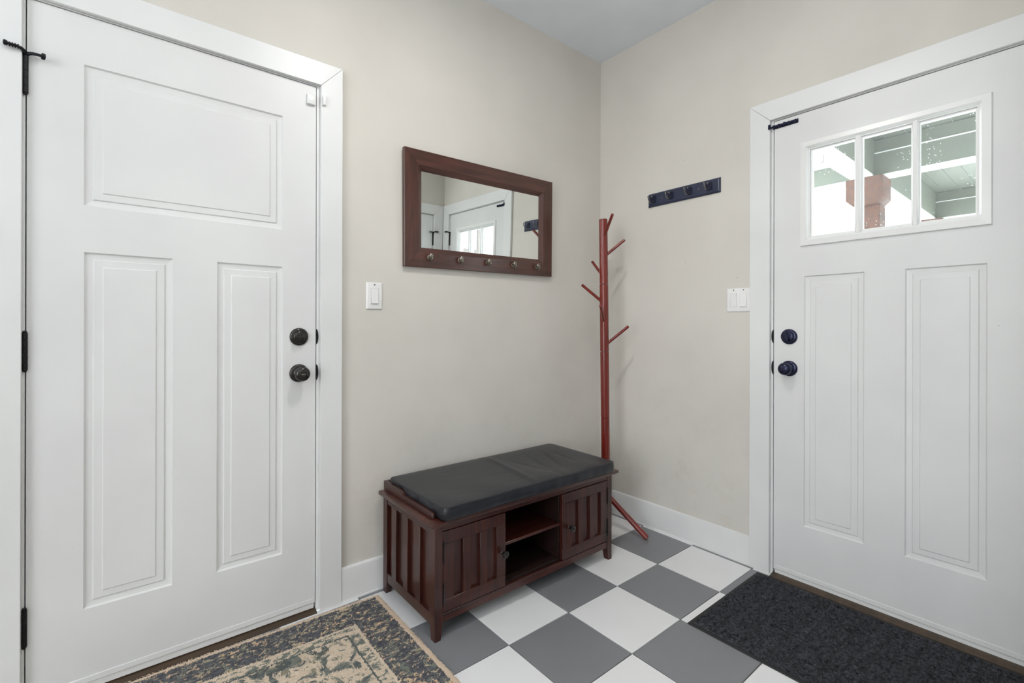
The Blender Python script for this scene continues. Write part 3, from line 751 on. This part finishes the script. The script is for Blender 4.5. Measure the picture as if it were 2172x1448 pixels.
# ------------------------------------------------------------------ door mat
MX0, MX1, MY0, MY1 = -.628, -.040, -1.868, -.952
m = Mat('charcoal_mat_fibre', (58, 59, 64), .95, spec=.15); p = m.pos()
c = m.mix(m.ramp(m.noise(p, 95, 3, .7, .8), [(.35, BW(0)), (.65, BW(1))]), (32, 33, 36), (90, 91, 97))
v = m.n.new('ShaderNodeTexVoronoi'); v.inputs['Scale'].default_value = 80; m.l.new(p, v.inputs['Vector'])
c = m.mix(m.math('MULTIPLY', m.math('LESS_THAN', v.outputs['Distance'], .09), m.math('GREATER_THAN', m.noise(p, 25, 2), .6)), c, (150, 148, 145))
m.color(c); m.bump(m.noise(p, 300, 4, .75), 1.0, .005); M_mat = m.m
mt = thing('door_mat', 'charcoal ribbed door mat with a rubber edge in front of the front door', 'door mat', ((MX0 + MX1) / 2, (MY0 + MY1) / 2, 0))
b = MB(); vs, fs = [], []
for d, z in ((0, .0004), (.002, .0028), (.017, .0034), (.017, .003)): vs += [(MX0 + d, MY0 + d, z), (MX1 - d, MY0 + d, z), (MX1 - d, MY1 - d, z), (MX0 + d, MY1 - d, z)]
for r in range(3):
    for k in range(4): a = r * 4; fs.append((a + k, a + (k + 1) % 4, a + 4 + (k + 1) % 4, a + 4 + k))
fs += [(12, 13, 14, 15), (3, 2, 1, 0)]
b.quads([Vector(v) for v in vs], fs); b.build('rubber_edge', M_rubber, mt)
nx_, ny_ = 230, 360
gx, gy = np.meshgrid(np.linspace(MX0 + .013, MX1 - .013, nx_), np.linspace(MY0 + .013, MY1 - .013, ny_), indexing='ij')
cell = .046; ix = np.floor((gx - MX0) / cell); iy = np.floor((gy - MY0) / cell); fx = (gx - MX0) / cell - ix; fy = (gy - MY0) / cell - iy
alt = ((ix + iy) % 2) > 0; fr = np.where(alt, fx, fy)
wobx = .10 * np.sin(gy * 61 + 1.3 * np.sin(gx * 23)); woby = .10 * np.sin(gx * 67 + 1.1 * np.sin(gy * 29))
h = .0055 + .0050 * np.abs(np.sin((fr + np.where(alt, wobx, woby) * .35) * np.pi * 2.5)) * (.55 + .45 * np.sin(gx * 190 + 3 * np.sin(gy * 77)) * np.sin(gy * 170 + 2 * np.sin(gx * 91))) - .0045 * ((fx < .08) | (fy < .08))
h = h + R_.uniform(-.0012, .0012, h.shape)
eg = np.minimum(np.minimum(gx - MX0, MX1 - gx), np.minimum(gy - MY0, MY1 - gy)) < .0165; h = np.where(eg, .0030, h)
V = np.stack([gx, gy, h], -1).reshape(-1, 3) - np.array(mt.location)[None]
I = np.arange(nx_ * ny_).reshape(nx_, ny_); Q = np.stack([I[:-1, :-1], I[1:, :-1], I[1:, 1:], I[:-1, 1:]], -1).reshape(-1, 4)
me = bpy.data.meshes.new('carpet_face'); me.vertices.add(len(V)); me.vertices.foreach_set('co', V.ravel()); me.loops.add(Q.size); me.loops.foreach_set('vertex_index', Q.ravel())
me.polygons.add(len(Q)); me.polygons.foreach_set('loop_start', np.arange(len(Q)) * 4); me.update(calc_edges=True); me.validate(); me.materials.append(M_mat)
cf = bpy.data.objects.new('carpet_face', me); COL.objects.link(cf); cf.parent = mt

# ------------------------------------------------------------------ porch and outdoors
MB().box(.13, 40, -30, 30, -.5, -.32).build('ground', M_conc)['kind'] = 'structure'
o = MB().box(.13, 5.3, -3.4, .9, -.32, -.03).build('porch_floor', M_conc); o['kind'] = 'structure'
pr_ = thing('porch_roof', 'sage green porch roof on white-soled beams seen through the front door window', 'porch roof', (2.6, -1.2, 2.35))
for x0, x1 in ((2.56, 2.71), (4.99, 5.14)):
    ye = .9 if x0 < 3 else -.62
    MB().box(x0 + .004, x1 - .004, -3.4, ye, 2.362, 2.65).build('cross_beam', M_sage, pr_)
    MB().box(x0, x1, -3.4, ye, 2.350, 2.3618).build('beam_sole', M_porchw, pr_)
    MB().box(x0 - .004, x0 + .0038, -3.4, ye, 2.540, 2.548).build('beam_bead', M_porchw, pr_)
for y0, y1 in ((-.765, -.61), (-3.4, -3.25)):
    for xa, xb in ((.14, 2.5598), (2.7102, 4.9898), (5.1402, 5.5)):
        MB().box(xa, xb, y0 + .004, y1 - .004, 2.362, 2.65).build('long_beam', M_sage if y0 > -3 else M_sage, pr_)
        MB().box(xa, xb, y0, y1, 2.350, 2.3618).build('beam_sole', M_porchw, pr_)
MB().box(.14, 2.5595, -.6085, .9, 2.512, 2.522).build('soffit_panel', M_porchw, pr_)
k = 0
y = -3.4
while y < -.7:
    y2 = min(y + .135, .9)
    MB().box(.14, 5.5 if y < -.66 else 2.7, y + .003, y2 - .003, 2.655 + (.002 if k % 2 else 0), 2.675).build('ceiling_board', M_sage, pr_)
    y += .135; k += 1
b = MB(); b.tube([(1.66, -.675, 2.35), (1.66, -.675, 2.318), (1.662, -.673, 2.306), (1.668, -.668, 2.298), (1.676, -.66, 2.298), (1.683, -.653, 2.304), (1.686, -.650, 2.313)], .0028, 8)
b.build('cup_hook', M_brownf, pr_)
def post(x, label):
    r = thing('porch_post', label, 'post', (x + .125, -.70, -.03))
    MB().prism([(-.575, 2.349), (-.575, 2.172), (-.626, 2.120), (-.78, 2.120), (-.83, 2.172), (-.83, 2.349)], 0, x, x + .255, .002).build('capital', M_post, r)
    MB().box(x + .045, x + .215, -.800, -.632, -.03, 2.1195, .003).build('shaft', M_post, r)
post(2.50, 'rust-brown timber porch post with a chamfered capital outside the front door window')
post(4.93, 'farther rust-brown porch post, only its capital top showing at the window bottom')
# neighbouring house
nh = thing('neighbor_house', 'white clapboard neighbouring house reflected in the wall mirror', 'house', (4, -6.6, -.32))
MB().box(-1, 9, -7.2, -6.62, -.32, 4.6).build('wall', M_siding, nh)
for k in range(32):
    z = -.3 + k * .15
    for xa, xb in (((-1, 2.78), (3.62, 9)) if 2.30 < z < 3.05 else ((-1, 9),)):
        MB().prism([(-6.618, z), (-6.585, z), (-6.612, z + .1495), (-6.618, z + .1495)], 0, xa, xb).build('siding_board', M_siding, nh)
wn = MB().box(2.80, 3.60, -6.60, -6.56, 2.40, 2.46)
wn.box(2.80, 3.60, -6.60, -6.56, 3.10, 3.16); wn.box(2.80, 2.86, -6.60, -6.56, 2.46, 3.10); wn.box(3.54, 3.60, -6.60, -6.56, 2.46, 3.10)
wn = wn.build('window', M_brownf, nh); MB().box(2.86, 3.54, -6.60, -6.585, 2.46, 3.10).build('pane', M_darkglass, wn)
